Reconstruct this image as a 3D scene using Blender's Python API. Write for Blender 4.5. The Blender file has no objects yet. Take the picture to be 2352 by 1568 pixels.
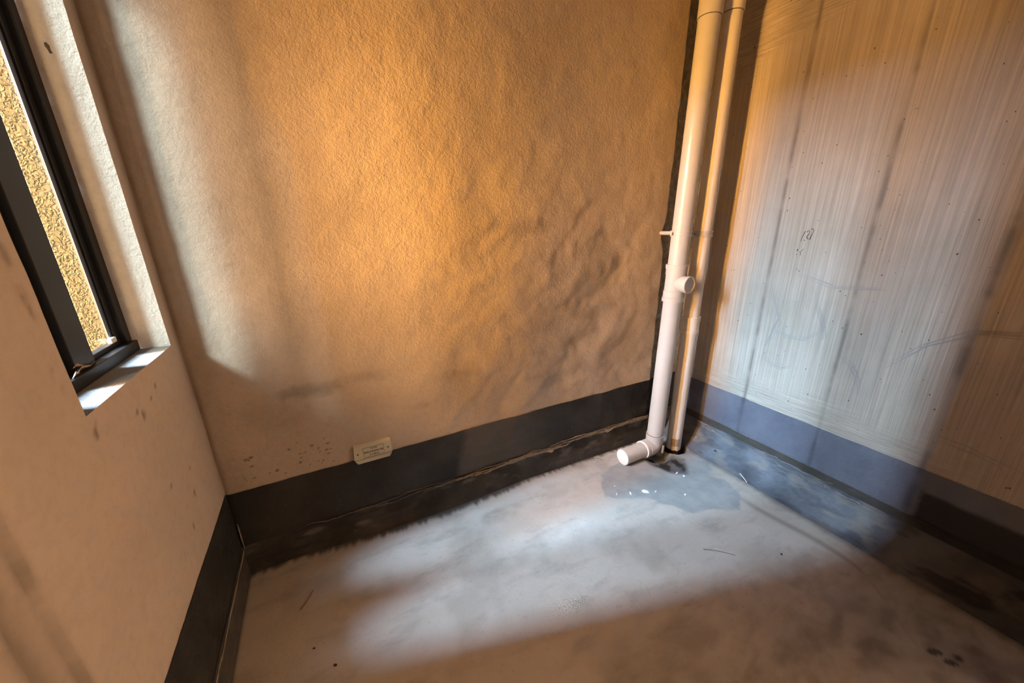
import bpy, bmesh, math
import numpy as np
from mathutils import Vector, Matrix

# ------------------------------------------------------------------ camera
scene = bpy.context.scene
C = scene.collection
A, B, D = 0.4857, 2.1978, 1.65          # left wall at x=-A, right wall x=B, back wall y=D
Y0, ZT = -1.60, 2.75                    # wall behind the camera, ceiling
HC = 1.4415
pitch, yaw, roll = 0.30975, 0.47457, -0.01564
cam_d = bpy.data.cameras.new('camera'); cam = bpy.data.objects.new('camera', cam_d); C.objects.link(cam)
cam_d.sensor_width = 36.0; cam_d.lens = 843.5 / 2352 * 36; cam_d.clip_start = 0.01
fw = Vector((math.sin(yaw)*math.cos(pitch), math.cos(yaw)*math.cos(pitch), -math.sin(pitch)))
rt = Vector((math.cos(yaw), -math.sin(yaw), 0)); up = rt.cross(fw)
r2 = rt*math.cos(roll) + up*math.sin(roll); u2 = -rt*math.sin(roll) + up*math.cos(roll)
M = Matrix((r2, u2, -fw)).transposed().to_4x4(); M.translation = (0, 0, HC)
cam.matrix_world = M
scene.camera = cam

# ------------------------------------------------------------------ world, sun, daylight, exposure
w = bpy.data.worlds.new('sky'); scene.world = w; w.use_nodes = True
bg = w.node_tree.nodes['Background']; bg.inputs[0].default_value = (0.55, 0.72, 1.0, 1); bg.inputs[1].default_value = 1.0

def aim(o, d):
    o.rotation_euler = Vector(d).to_track_quat('-Z', 'Y').to_euler()

def sun(name, az, el, energy, angle, col):
    l = bpy.data.lights.new(name, 'SUN'); l.energy = energy; l.angle = math.radians(angle); l.color = col
    o = bpy.data.objects.new(name, l); C.objects.link(o); o.location = (-4, -3, 5)
    a, e = math.radians(az), math.radians(el)
    aim(o, (math.cos(e)*math.cos(a), math.cos(e)*math.sin(a), -math.sin(e))); return o

def area(name, loc, d, sx, sy, power, col):
    l = bpy.data.lights.new(name, 'AREA'); l.shape = 'RECTANGLE'; l.size = sx; l.size_y = sy; l.energy = power; l.color = col
    o = bpy.data.objects.new(name, l); C.objects.link(o); o.location = loc; aim(o, d); return o

# hazy sun slanting in at 43 degrees, the tall gap of open sky, the sunlit facade and ground opposite
sun('sun', 42, 37, 4.5, 8, (0.80, 0.92, 1.0))
area('sky_gap', (-10, 2.10, 16.5), (1, 0, 0), 2.94, 27.0, 74000, (0.55, 0.725, 1.0))
area('sky_gap_overhead', (-4.6, 1.78, 20.0), (0, 0, -1), 6.0, 1.2, 2000, (0.52, 0.73, 1.0))
area('sky_gap_beside_facade', (-9.8, -4.7, 8.2), (0.82, 0.55, -0.45), 3.1, 8.4, 1900, (0.64, 0.83, 1.0))
area('sunlit_facade', (-10, -0.25, 4.5), (1, 0, 0), 1.8, 12.8, 15500, (1.0, 0.43, 0.085))
area('sunlit_facade_return', (-10, -3.05, 4.5), (1, 0.3, 0), 3.2, 12.8, 2700, (1.0, 0.46, 0.10))
area('sunlit_ground', (-8.0, 1.9, 0.6), (1, 0, 0.1), 3.4, 2.2, 2600, (1.0, 0.43, 0.10))
area('sunlit_wing', (-3.0, -5.0, 1.6), (0.35, 0.93, 0), 3.5, 5.0, 700, (1.0, 0.54, 0.20))
dl = area('added_warm_fill', (B+0.35, -0.95, 1.35), (-1, 0.2, -0.22), 0.85, 1.5, 31, (1.0, 0.57, 0.25))  # added warm fill lamp behind the camera, lifts the left wall and floor
dl.data.spread = math.radians(105)

scene.view_settings.view_transform = 'Standard'
scene.view_settings.look = 'None'
scene.view_settings.gamma = 1.0
scene.view_settings.use_curve_mapping = False
scene.view_settings.exposure = 0.0
scene.cycles.max_bounces = 7
scene.cycles.diffuse_bounces = 5
scene.cycles.glossy_bounces = 2

# ------------------------------------------------------------------ helpers
rng = np.random.default_rng(7)
def _hash(ix, iy, s):
    h = (ix.astype(np.int64)*374761393 + iy.astype(np.int64)*668265263 + s*1442695041) & 0x7fffffff
    h = ((h ^ (h >> 13)) * 1274126177) & 0x7fffffff
    h = ((h ^ (h >> 15)) * 2246822519) & 0x7fffffff
    return ((h ^ (h >> 13)) & 0xffff) / 65535.0
def vn(x, y, s=0):
    x = np.asarray(x, float); y = np.asarray(y, float)
    x, y = np.broadcast_arrays(x, y)
    ix, iy = np.floor(x), np.floor(y); fx, fy = x-ix, y-iy
    fx = fx*fx*(3-2*fx); fy = fy*fy*(3-2*fy)
    a, b = _hash(ix, iy, s), _hash(ix+1, iy, s); c, d = _hash(ix, iy+1, s), _hash(ix+1, iy+1, s)
    return (a*(1-fx)+b*fx)*(1-fy) + (c*(1-fx)+d*fx)*fy
def fbm(x, y, s=0, o=4):
    t = 0; a = 0.5; n = 0
    for k in range(o):
        t = t + a*vn(np.asarray(x)*2**k, np.asarray(y)*2**k, s+k*17); n += a; a *= 0.5
    return t/n
def sstep(a, b, x):
    t = np.clip((np.asarray(x, float)-a)/(b-a), 0, 1); return t*t*(3-2*t)
def seg(*pairs):                          # non-uniform axis: seg((0,1,.01),(1,2,.05))
    out = []
    for a, b, st in pairs: out.append(np.linspace(a, b, max(2, int(round((b-a)/st))+1))[:-1])
    out.append(np.array([pairs[-1][1]])); return np.concatenate(out)

def tag(o, label=None, cat=None, group=None, kind=None):
    if label: o['label'] = label
    if cat: o['category'] = cat
    if group: o['group'] = group
    if kind: o['kind'] = kind
    return o
def link(name, me, m, parent=None, smooth=True):
    if m: me.materials.append(m)
    if smooth: me.polygons.foreach_set('use_smooth', np.ones(len(me.polygons), bool))
    o = bpy.data.objects.new(name, me); C.objects.link(o)
    if parent: o.parent = parent
    return o
def raw(name, V, F):
    me = bpy.data.meshes.new(name); me.from_pydata([tuple(v) for v in V], [], F); me.validate(); me.update(); return me
def grid(name, u, v, fn, m, parent=None, keep=None, attrs=None, flip=False):
    U, Vv = np.meshgrid(u, v, indexing='ij'); X, Y, Z = fn(U, Vv)
    nu, nv = len(u), len(v)
    co = np.stack([np.broadcast_to(X, U.shape), np.broadcast_to(Y, U.shape), np.broadcast_to(Z, U.shape)], -1).reshape(-1, 3)
    i, j = np.meshgrid(np.arange(nu-1), np.arange(nv-1), indexing='ij')
    a = i*nv+j; q = np.stack([a, a+nv, a+nv+1, a+1], -1)
    if flip: q = q[..., ::-1]
    if keep is not None:
        uc = (U[:-1, :-1]+U[1:, 1:])/2; vc = (Vv[:-1, :-1]+Vv[1:, 1:])/2
        q = q[keep(uc, vc)]
    q = q.reshape(-1, 4)
    me = bpy.data.meshes.new(name)
    me.vertices.add(len(co)); me.vertices.foreach_set('co', co.ravel().astype(np.float32))
    me.loops.add(q.size); me.loops.foreach_set('vertex_index', q.ravel().astype(np.int32))
    me.polygons.add(len(q)); me.polygons.foreach_set('loop_start', (np.arange(len(q))*4).astype(np.int32))
    me.update(calc_edges=True)
    for k, f in (attrs or {}).items():
        at = me.attributes.new(k, 'FLOAT', 'POINT'); at.data.foreach_set('value', np.broadcast_to(f(U, Vv), U.shape).ravel().astype(np.float32))
    me.validate()
    return link(name, me, m, parent)
def bm_mesh(name, bm):
    me = bpy.data.meshes.new(name); bmesh.ops.recalc_face_normals(bm, faces=bm.faces); bm.to_mesh(me); bm.free(); return me
def box(name, lo, hi, m, parent=None, bev=0.0, segs=2):
    bm = bmesh.new(); bmesh.ops.create_cube(bm, size=1)
    lo, hi = Vector(lo), Vector(hi)
    for v in bm.verts: v.co = Vector([(lo[k]+hi[k])/2 + v.co[k]*(hi[k]-lo[k]) for k in range(3)])
    if bev: bmesh.ops.bevel(bm, geom=list(bm.edges), offset=bev, segments=segs, affect='EDGES', profile=0.5)
    return link(name, bm_mesh(name, bm), m, parent, smooth=False)
def lathe(name, prof, m, parent=None, n=48, mat4=None, cap=True, lean=0.0, wob=0.0):
    """profile [(z, r)] turned round z; lean shears x with z"""
    bm = bmesh.new(); rings = []
    for z, r in prof:
        ring = []
        for k in range(n):
            a = 2*math.pi*k/n
            ring.append(bm.verts.new((r*math.cos(a)+lean*z, r*math.sin(a), z)))
        rings.append(ring)
    for i in range(len(rings)-1):
        for k in range(n):
            bm.faces.new((rings[i][k], rings[i][(k+1) % n], rings[i+1][(k+1) % n], rings[i+1][k]))
    if cap:
        bm.faces.new(rings[0][::-1]); bm.faces.new(rings[-1])
    if mat4: bmesh.ops.transform(bm, matrix=mat4, verts=bm.verts)
    me = bm_mesh(name, bm)
    o = link(name, me, m, parent)
    md = o.modifiers.new('edge', 'EDGE_SPLIT'); md.split_angle = math.radians(35)
    return o
def thing(name, label, cat, loc=(0, 0, 0), group=None):
    o = bpy.data.objects.new(name, None); C.objects.link(o); o.location = loc; o.empty_display_size = 0.05
    return tag(o, label, cat, group)
def ribbon(pts, width, nrm, lift=0.0008, taper=True, jit=0.0, seed=0):
    """flat stroke along pts lying on a surface with normal nrm; returns verts, faces (two-sided thin prism)"""
    P = [Vector(p) for p in pts]; n = Vector(nrm).normalized(); V = []; F = []
    r = np.random.default_rng(seed)
    for i, p in enumerate(P):
        t = (P[min(i+1, len(P)-1)]-P[max(i-1, 0)]).normalized(); s = t.cross(n).normalized()
        wd = width*(0.35+0.65*math.sin(math.pi*(i+0.5)/len(P))) if taper else width
        wd *= 1+jit*(r.random()-0.5)*2
        V += [p+s*wd/2+n*lift*0.2, p-s*wd/2+n*lift*0.2, p+s*wd*0.2+n*lift, p-s*wd*0.2+n*lift]
    for i in range(len(P)-1):
        a, b = 4*i, 4*i+4
        F += [(a, b, b+2, a+2), (a+2, b+2, b+3, a+3), (a+3, b+3, b+1, a+1)]
    return V, F
class Strokes:
    def __init__(s): s.V = []; s.F = []
    def add(s, V, F):
        k = len(s.V); s.V += V; s.F += [tuple(i+k for i in f) for f in F]
    def build(s, name, m, parent): return link(name, raw(name, s.V, s.F), m, parent)

# ------------------------------------------------------------------ node helpers / materials
def sr(r, g, b):
    f = lambda c: (c/255/12.92) if c/255 <= 0.04045 else ((c/255+0.055)/1.055)**2.4
    return (f(r), f(g), f(b), 1)
class NT:
    def __init__(s, name):
        s.m = bpy.data.materials.new(name); s.m.use_nodes = True; s.t = s.m.node_tree; s.b = s.t.nodes['Principled BSDF']
        s.co = s.t.nodes.new('ShaderNodeTexCoord').outputs['Object']
    def n(s, ty, ins=None, **pr):
        nd = s.t.nodes.new(ty)
        for k, v in pr.items(): setattr(nd, k, v)
        for k, v in (ins or {}).items():
            if hasattr(v, 'links'): s.t.links.new(v, nd.inputs[k])
            else: nd.inputs[k].default_value = v
        return nd
    def link(s, a, b): s.t.links.new(a, b)
    def scale(s, v, off=(0, 0, 0), rot=(0, 0, 0)):
        return s.n('ShaderNodeMapping', {'Vector': s.co, 'Scale': v, 'Location': off, 'Rotation': rot}).outputs[0]
    def noise(s, sc, det=3, vec=None, rough=0.55, dist=0.0):
        return s.n('ShaderNodeTexNoise', {'Vector': vec if vec is not None else s.co, 'Scale': sc, 'Detail': det, 'Roughness': rough, 'Distortion': dist}).outputs['Fac']
    def ramp(s, f, a, b, ca=(0, 0, 0, 1), cb=(1, 1, 1, 1)):
        r = s.n('ShaderNodeValToRGB', {'Fac': f}); e = r.color_ramp.elements
        e[0].position = a; e[0].color = ca; e[1].position = b; e[1].color = cb; return r.outputs[0]
    def mix(s, f, a, b, mode='MIX'):
        x = s.n('ShaderNodeMix', data_type='RGBA', blend_type=mode)
        for idx, v in ((0, f), (6, a), (7, b)):
            if hasattr(v, 'links'): s.t.links.new(v, x.inputs[idx])
            else: x.inputs[idx].default_value = v
        return x.outputs[2]
    def math(s, op, a, b=0.0):
        x = s.n('ShaderNodeMath', operation=op)
        for i, v in ((0, a), (1, b)):
            if hasattr(v, 'links'): s.t.links.new(v, x.inputs[i])
            else: x.inputs[i].default_value = v
        return x.outputs[0]
    def attr(s, name): return s.n('ShaderNodeAttribute', attribute_name=name).outputs['Fac']
    def bump(s, h, st, dist, nrm=None):
        ins = {'Height': h, 'Strength': st, 'Distance': dist}
        if nrm is not None: ins['Normal'] = nrm
        return s.n('ShaderNodeBump', ins).outputs[0]
    def out(s, col=None, rough=None, nrm=None, spec=None, metal=None):
        for k, v in (('Base Color', col), ('Roughness', rough), ('Normal', nrm), ('Specular IOR Level', spec), ('Metallic', metal)):
            if v is None: continue
            if hasattr(v, 'links'): s.link(v, s.b.inputs[k])
            else: s.b.inputs[k].default_value = v
        return s.m

def m_plaster(name, ca, cb, grain=1.0, pits=0.0, stain_shade=True):
    t = NT(name)
    c = t.mix(t.ramp(t.noise(3.2, 5), 0.3, 0.7), ca, cb)
    c = t.mix(t.math('MULTIPLY', t.ramp(t.noise(42, 4), 0.45, 0.75), 0.22), c, (cb[0]*0.62, cb[1]*0.62, cb[2]*0.62, 1))
    if stain_shade: c = t.mix(t.math('MULTIPLY', t.attr('stain_shade'), 1.0), c, (0.17, 0.135, 0.105, 1))
    fine = t.noise(210, 3); med = t.noise(75, 3, rough=0.6)
    h = t.math('ADD', t.math('MULTIPLY', fine, 0.5), med)
    n = t.bump(h, 0.42*grain, 0.006)
    if pits:
        vo = t.n('ShaderNodeTexVoronoi', {'Vector': t.co, 'Scale': 26.0}).outputs['Distance']
        k = t.ramp(t.math('ADD', vo, t.math('MULTIPLY', t.noise(8, 2), 0.55)), 0.30, 0.335, (1, 1, 1, 1), (0, 0, 0, 1))
        c = t.mix(t.math('MULTIPLY', k, pits), c, (0.05, 0.04, 0.035, 1))
    return t.out(c, 0.9, n, 0.2)

M_back = m_plaster('plaster_beige', (0.57, 0.475, 0.375, 1), (0.48, 0.395, 0.305, 1), 1.0)
M_left = m_plaster('plaster_smooth', (0.60, 0.51, 0.42, 1), (0.53, 0.45, 0.37, 1), 0.35)
M_reveal = m_plaster('plaster_rough_reveal', (0.74, 0.67, 0.58, 1), (0.64, 0.575, 0.49, 1), 1.6, stain_shade=False)

M_sill = m_plaster('plaster_rough_sill', (0.29, 0.265, 0.24, 1), (0.23, 0.21, 0.19, 1), 1.8, stain_shade=False)

def m_raw():
    t = NT('raw_dark_concrete')
    c = t.mix(t.ramp(t.noise(30, 4), 0.35, 0.7), (0.18, 0.16, 0.125, 1), (0.34, 0.305, 0.245, 1))
    return t.out(c, 0.95, t.bump(t.noise(90, 4), 0.8, 0.008), 0.2)
M_raw = m_raw()

def m_comb():
    t = NT('combed_concrete')
    # vertical brush lines, and slanting ones in the patches marked by the attribute
    vert = t.noise(1.0, 4, t.scale((30, 105, 1.6)), 0.62)
    vert2 = t.noise(1.0, 2, t.scale((60, 260, 2.5)), 0.5)
    diag = t.noise(1.0, 3, t.scale((30, 8.0, 150), rot=(math.radians(-17), 0, 0)), 0.6)
    hor = t.noise(1.0, 3, t.scale((30, 5.0, 190), rot=(math.radians(3), 0, 0)), 0.6)
    dm, hm = t.attr('diag'), t.attr('hor')
    v = t.math('ADD', t.math('MULTIPLY', vert, 0.8), t.math('MULTIPLY', vert2, 0.3))
    line = t.mix(dm, v, diag); line = t.mix(hm, line, hor)
    c = t.mix(t.ramp(t.noise(2.4, 5), 0.32, 0.7), (0.45, 0.41, 0.36, 1), (0.36, 0.325, 0.28, 1))
    c = t.mix(t.ramp(line, 0.30, 0.74), t.mix(1.0, c, (0.70, 0.69, 0.67, 1), 'MULTIPLY'), t.mix(1.0, c, (1.22, 1.2, 1.18, 1), 'MULTIPLY'))
    vo = t.n('ShaderNodeTexVoronoi', {'Vector': t.scale((1, 1, 0.7)), 'Scale': 42.0}).outputs['Distance']
    pit = t.ramp(t.math('ADD', vo, t.math('MULTIPLY', t.noise(17, 3), 0.55)), 0.30, 0.325, (1, 1, 1, 1), (0, 0, 0, 1))
    c = t.mix(t.math('MULTIPLY', pit, 0.85), c, (0.055, 0.048, 0.04, 1))
    c = t.mix(t.attr('seam'), c, (0.20, 0.18, 0.155, 1))
    n = t.bump(line, 0.55, 0.007)
    n = t.bump(t.noise(160, 3), 0.25, 0.004, n)
    return t.out(c, 0.85, n, 0.25)
M_comb = m_comb()

def m_membrane(name, ca, cb, rough, speck=0.5):
    t = NT(name)
    c = t.mix(t.ramp(t.noise(5, 5), 0.35, 0.68), ca, cb)
    sp = t.ramp(t.noise(70, 4, rough=0.7), 0.66, 0.74)
    c = t.mix(t.math('MULTIPLY', sp, speck), c, (0.30, 0.27, 0.23, 1))
    c = t.mix(t.attr('pale'), c, (0.21, 0.19, 0.165, 1))
    c = t.mix(t.attr('black'), c, (0.012, 0.012, 0.013, 1))
    r = t.ramp(t.noise(12, 4), 0.3, 0.7, (rough*0.75,)*3+(1,), (min(1, rough*1.3),)*3+(1,))
    return t.out(c, r, t.bump(t.noise(55, 4), 0.4, 0.006), 0.25)
M_mem = m_membrane('membrane_black', (0.026, 0.025, 0.024, 1), (0.05, 0.047, 0.043, 1), 0.55)
M_memR = m_membrane('membrane_blue_grey', (0.10, 0.108, 0.14, 1), (0.145, 0.152, 0.185, 1), 0.5, 0.15)
M_cove = m_membrane('membrane_cove', (0.03, 0.028, 0.026, 1), (0.07, 0.063, 0.054, 1), 0.6, 0.7)
M_coveR = m_membrane('membrane_cove_slate', (0.07, 0.078, 0.095, 1), (0.16, 0.175, 0.205, 1), 0.5, 0.9)

def m_floor():
    t = NT('floor_screed')
    c = t.mix(t.ramp(t.noise(2.6, 6), 0.32, 0.7), (0.55, 0.50, 0.445, 1), (0.44, 0.395, 0.345, 1))
    st = t.noise(1.0, 4, t.scale((4, 11, 1), rot=(0, 0, math.radians(28))), 0.65)
    c = t.mix(t.math('MULTIPLY', t.ramp(st, 0.52, 0.72), 0.45), c, (0.25, 0.22, 0.195, 1))
    c = t.mix(t.math('MULTIPLY', t.ramp(t.noise(58, 4), 0.62, 0.74), 0.35), c, (0.22, 0.2, 0.175, 1))
    c = t.mix(t.attr('smudge_shade'), c, (0.15, 0.12, 0.095, 1))
    damp = t.attr('damp')
    c = t.mix(t.math('MULTIPLY', damp, 0.85), c, t.mix(t.ramp(t.noise(9, 4), 0.35, 0.65), (0.20, 0.225, 0.235, 1), (0.31, 0.33, 0.335, 1)))
    c = t.mix(t.attr('margin'), c, (0.065, 0.062, 0.058, 1))
    c = t.mix(t.attr('black'), c, (0.012, 0.011, 0.011, 1))
    r = t.mix(damp, (0.72, 0.72, 0.72, 1), (0.30, 0.30, 0.30, 1))
    n = t.bump(t.noise(48, 4), 0.22, 0.006); n = t.bump(t.noise(190, 3), 0.18, 0.003, n)
    return t.out(c, r, n, 0.35)
M_floor = m_floor()

def m_simple(name, col, rough=0.5, spec=0.5, metal=0.0, bump=0.0, bsc=120, var=0.0):
    t = NT(name); c = col; n = None
    if var: c = t.mix(t.ramp(t.noise(14, 4), 0.35, 0.7), col, (col[0]*(1-var), col[1]*(1-var), col[2]*(1-var), 1))
    if bump: n = t.bump(t.noise(bsc, 3), bump, 0.004)
    return t.out(c, rough, n, spec, metal)
M_pvc = m_simple('white_pvc', (0.53, 0.52, 0.505, 1), 0.28, 0.5, bump=0.03, bsc=40, var=0.05)
M_pvc2 = m_simple('cream_pvc', (0.74, 0.70, 0.63, 1), 0.30, 0.5, bump=0.03, bsc=40, var=0.06)
M_pvcgrey = m_simple('dusty_pvc', (0.62, 0.58, 0.53, 1), 0.42, 0.4, bump=0.05, bsc=60, var=0.12)
M_cap = m_simple('white_cap', (0.86, 0.85, 0.83, 1), 0.35)
M_seal = m_simple('dark_joint', (0.10, 0.09, 0.075, 1), 0.7)
M_tape = m_simple('brown_mud_smear', (0.36, 0.28, 0.20, 1), 0.8, 0.2, bump=0.3)
M_mud = m_simple('black_mud', (0.028, 0.022, 0.017, 1), 0.6, 0.3, bump=0.8, bsc=60, var=0.4)
M_alu = m_simple('charcoal_aluminium', (0.014, 0.013, 0.013, 1), 0.42, 0.3, 0.0)
M_gasket = m_simple('black_gasket', (0.010, 0.010, 0.011, 1), 0.6)
M_bead = m_simple('grey_bead', (0.045, 0.05, 0.065, 1), 0.25, 0.6, 0.0)
M_clip = m_simple('white_nylon', (0.80, 0.80, 0.78, 1), 0.4)
M_masking = m_simple('kraft_masking_tape', (0.55, 0.36, 0.20, 1), 0.55, 0.4, bump=0.2)
M_foil = m_simple('pale_film', (0.80, 0.74, 0.68, 1), 0.25)
M_plate = m_simple('ivory_plastic', (0.66, 0.63, 0.47, 1), 0.4, 0.4, var=0.05)
M_ink = m_simple('black_ink', (0.03, 0.028, 0.025, 1), 0.7)
M_screw = m_simple('dark_screw', (0.06, 0.05, 0.045, 1), 0.4, 0.5, 0.6)
M_pencil = m_simple('graphite', (0.16, 0.15, 0.145, 1), 0.7)
M_scratch = m_simple('scratched_cement', (0.30, 0.285, 0.27, 1), 0.9, 0.2)
M_salt = m_simple('pale_cement_crust', (0.33, 0.27, 0.205, 1), 0.9, 0.2, bump=0.5, var=0.3)
M_saltR = m_simple('grey_cement_crust', (0.26, 0.26, 0.27, 1), 0.9, 0.2, bump=0.5, var=0.3)
M_foam = m_simple('white_foam', (0.80, 0.80, 0.79, 1), 0.9, 0.2, bump=0.4)
M_tapeless = m_simple('dark_smear', (0.12, 0.10, 0.08, 1), 0.9, 0.2)
M_twig = m_simple('dry_twig', (0.16, 0.11, 0.07, 1), 0.9, 0.2)
M_straw = m_simple('straw', (0.50, 0.36, 0.18, 1), 0.8, 0.2)
M_stone = m_simple('dark_grit', (0.05, 0.04, 0.035, 1), 0.9, 0.2, bump=0.5)

def m_stucco():
    t = NT('yellow_stucco')
    c = t.mix(t.ramp(t.noise(90, 3), 0.35, 0.65), (0.145, 0.122, 0.056, 1), (0.205, 0.182, 0.10, 1))
    h = t.noise(85, 2, dist=1.2, rough=0.4)
    return t.out(c, 0.9, t.bump(t.ramp(h, 0.4, 0.62), 0.75, 0.010), 0.2)
M_stucco = m_stucco()

def m_glass():
    m = bpy.data.materials.new('clear_pane'); m.use_nodes = True; t = m.node_tree; t.nodes.remove(t.nodes['Principled BSDF'])
    out = t.nodes['Material Output']; tr = t.nodes.new('ShaderNodeBsdfTransparent'); tr.inputs[0].default_value = (0.93, 0.97, 0.95, 1)
    gl = t.nodes.new('ShaderNodeBsdfGlossy'); gl.inputs['Roughness'].default_value = 0.02
    lw = t.nodes.new('ShaderNodeLayerWeight'); lw.inputs[0].default_value = 0.5
    fr = t.nodes.new('ShaderNodeMath'); fr.operation = 'POWER'; fr.inputs[1].default_value = 5.0; t.links.new(lw.outputs['Facing'], fr.inputs[0])
    mx = t.nodes.new('ShaderNodeMixShader'); t.links.new(fr.outputs[0], mx.inputs[0]); t.links.new(tr.outputs[0], mx.inputs[1]); t.links.new(gl.outputs[0], mx.inputs[2])
    t.links.new(mx.outputs[0], out.inputs[0]); return m
M_glass = m_glass()

# ------------------------------------------------------------------ the setting
def floorz(x, y):
    return -0.05*sstep(-0.2, 2.0, x)
LP = (1.820, 1.475); RP = (1.995, 1.455)        # axes of the two pipes
# --- floor
def poly_mask(px, py, poly, soft, amp, s):
    px = px + amp*(fbm(px*9, py*9, s)-0.5); py = py + amp*(fbm(px*9, py*9, s+5)-0.5)
    inside = np.zeros(px.shape, bool); dist = np.full(px.shape, 1e9); n = len(poly)
    for i in range(n):
        x1, y1 = poly[i]; x2, y2 = poly[(i+1) % n]
        with np.errstate(divide='ignore', invalid='ignore'):
            cond = ((y1 > py) != (y2 > py)) & (px < (x2-x1)*(py-y1)/(y2-y1+1e-12)+x1)
        inside ^= cond
        t = np.clip(((px-x1)*(x2-x1)+(py-y1)*(y2-y1))/((x2-x1)**2+(y2-y1)**2), 0, 1)
        dist = np.minimum(dist, np.hypot(px-x1-t*(x2-x1), py-y1-t*(y2-y1)))
    sd = np.where(inside, dist, -dist); return sstep(-soft, soft, sd)
DAMP = [(1.33, 1.43), (1.25, 1.29), (1.46, 1.15), (1.585, 0.97), (1.80, 0.865), (1.91, 0.895), (1.955, 0.985), (1.99, 1.06), (1.94, 1.12), (2.02, 1.17), (2.10, 1.26), (2.1, 1.40), (1.9, 1.5), (1.6, 1.52)]
MUDP = [(1.70, 1.40), (1.73, 1.31), (1.77, 1.25), (1.83, 1.22), (1.88, 1.27), (1.93, 1.33), (1.90, 1.42), (1.85, 1.50), (1.74, 1.50)]
def f_damp(x, y): return poly_mask(x, y, DAMP, 0.010, 0.10, 3)*(0.75+0.25*fbm(x*7, y*7, 9))
def f_margin(x, y):
    br = 0.045*fbm(x*70, y*2.5, 21, 5)-0.01                      # brush ends
    wb = 0.045+0.05*np.sin(np.clip((x+0.3)/1.3, 0, 1)*math.pi)
    b = 1-sstep(wb-0.02, wb+0.02, D-y+br-0.012)
    wr = 0.145+0.03*fbm(y*3, 0.3, 4)
    r = 1-sstep(wr-0.03, wr+0.03, B-x+0.02*fbm(y*40, x*3, 8)); r = r*(0.55+0.45*fbm(x*12, y*12, 33))
    l = 1-sstep(0.012, 0.028, x+A)
    return np.clip(np.maximum(np.maximum(b*0.93, r*0.80), l*0.8), 0, 1)
def f_black(x, y):
    k = poly_mask(x, y, MUDP, 0.02, 0.05, 13)*0.97*(0.6+0.4*sstep(0.35, 0.55, fbm(x*22, y*22, 41)))
    for cx, cy, rx, ry, a in ((1.752, 0.125, 0.028, 0.012, -0.5), (1.755, 0.085, 0.022, 0.010, -0.6), (1.80, 0.075, 0.014, 0.012, 0)):
        dx, dy = x-cx, y-cy; u = dx*math.cos(a)+dy*math.sin(a); v = -dx*math.sin(a)+dy*math.cos(a)
        q = np.hypot(u/rx, v/ry)+0.5*(fbm(x*60, y*60, 15)-0.5); k = np.maximum(k, 0.8*(1-sstep(0.75, 1.25, q)))
    rr = np.hypot(x-RP[0], y-RP[1])+0.015*(fbm(x*40, y*40, 2)-0.5)
    return np.maximum(k, 0.9*(1-sstep(0.075, 0.095, rr)))
def f_smudge_shade(x, y):
    k = 0.55*sstep(0.42, 0.80, fbm(x*5.5+y*2, y*9, 51, 6))*sstep(0.9, 0.40, y)+0.45*sstep(0.66, 0.30, y+0.2*(fbm(x*4, y*4, 57)-0.5)+0.12*(x-1.2))*sstep(0.2, 1.0, x)  # brown mottling, plus the beam's unlit near side darkened in the colour
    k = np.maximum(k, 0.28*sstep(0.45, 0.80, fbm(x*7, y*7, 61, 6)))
    k = np.maximum(k, (0.42+0.34*sstep(0.35, 0.75, fbm(x*10+y*6, y*22-x*6, 58, 6)))*sstep(0.66, 0.36, y+0.2*(fbm(x*5, y*5, 59)-0.5)+0.12*(x-1.2))*sstep(0.1, 0.9, x))  # streaky dirt over the same painted shade beyond the beam edge
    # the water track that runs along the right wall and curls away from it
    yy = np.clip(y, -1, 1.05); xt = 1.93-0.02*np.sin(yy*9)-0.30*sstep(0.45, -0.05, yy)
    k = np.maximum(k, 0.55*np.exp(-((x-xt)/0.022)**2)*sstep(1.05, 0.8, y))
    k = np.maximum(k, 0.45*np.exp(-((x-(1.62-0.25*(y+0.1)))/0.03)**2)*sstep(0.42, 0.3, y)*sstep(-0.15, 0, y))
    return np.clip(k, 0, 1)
def floor_fn(x, y):
    z = floorz(x, y) + 0.004*(fbm(x*4, y*4, 5)-0.5)
    rr = np.hypot(x-RP[0], y-RP[1]); z = z-0.10*(1-sstep(0.062, 0.092, rr+0.02*(fbm(x*30, y*30, 77)-0.5)))
    rl = np.hypot((x-LP[0]-0.005)/0.10, (y-LP[1]+0.035)/0.085); z = z-0.045*(1-sstep(0.6, 1.0, rl+0.3*(fbm(x*25, y*25, 78)-0.5)))
    z = z-0.006*poly_mask(x, y, MUDP, 0.02, 0.03, 13)
    return x, y, z
xs = seg((-A, B, 0.008)); ys = seg((Y0, -0.25, 0.05), (-0.25, D, 0.008))
floor = grid('floor', xs, ys, floor_fn, M_floor, attrs={'damp': f_damp, 'margin': f_margin, 'black': f_black, 'smudge_shade': f_smudge_shade})
tag(floor, kind='structure')

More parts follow.
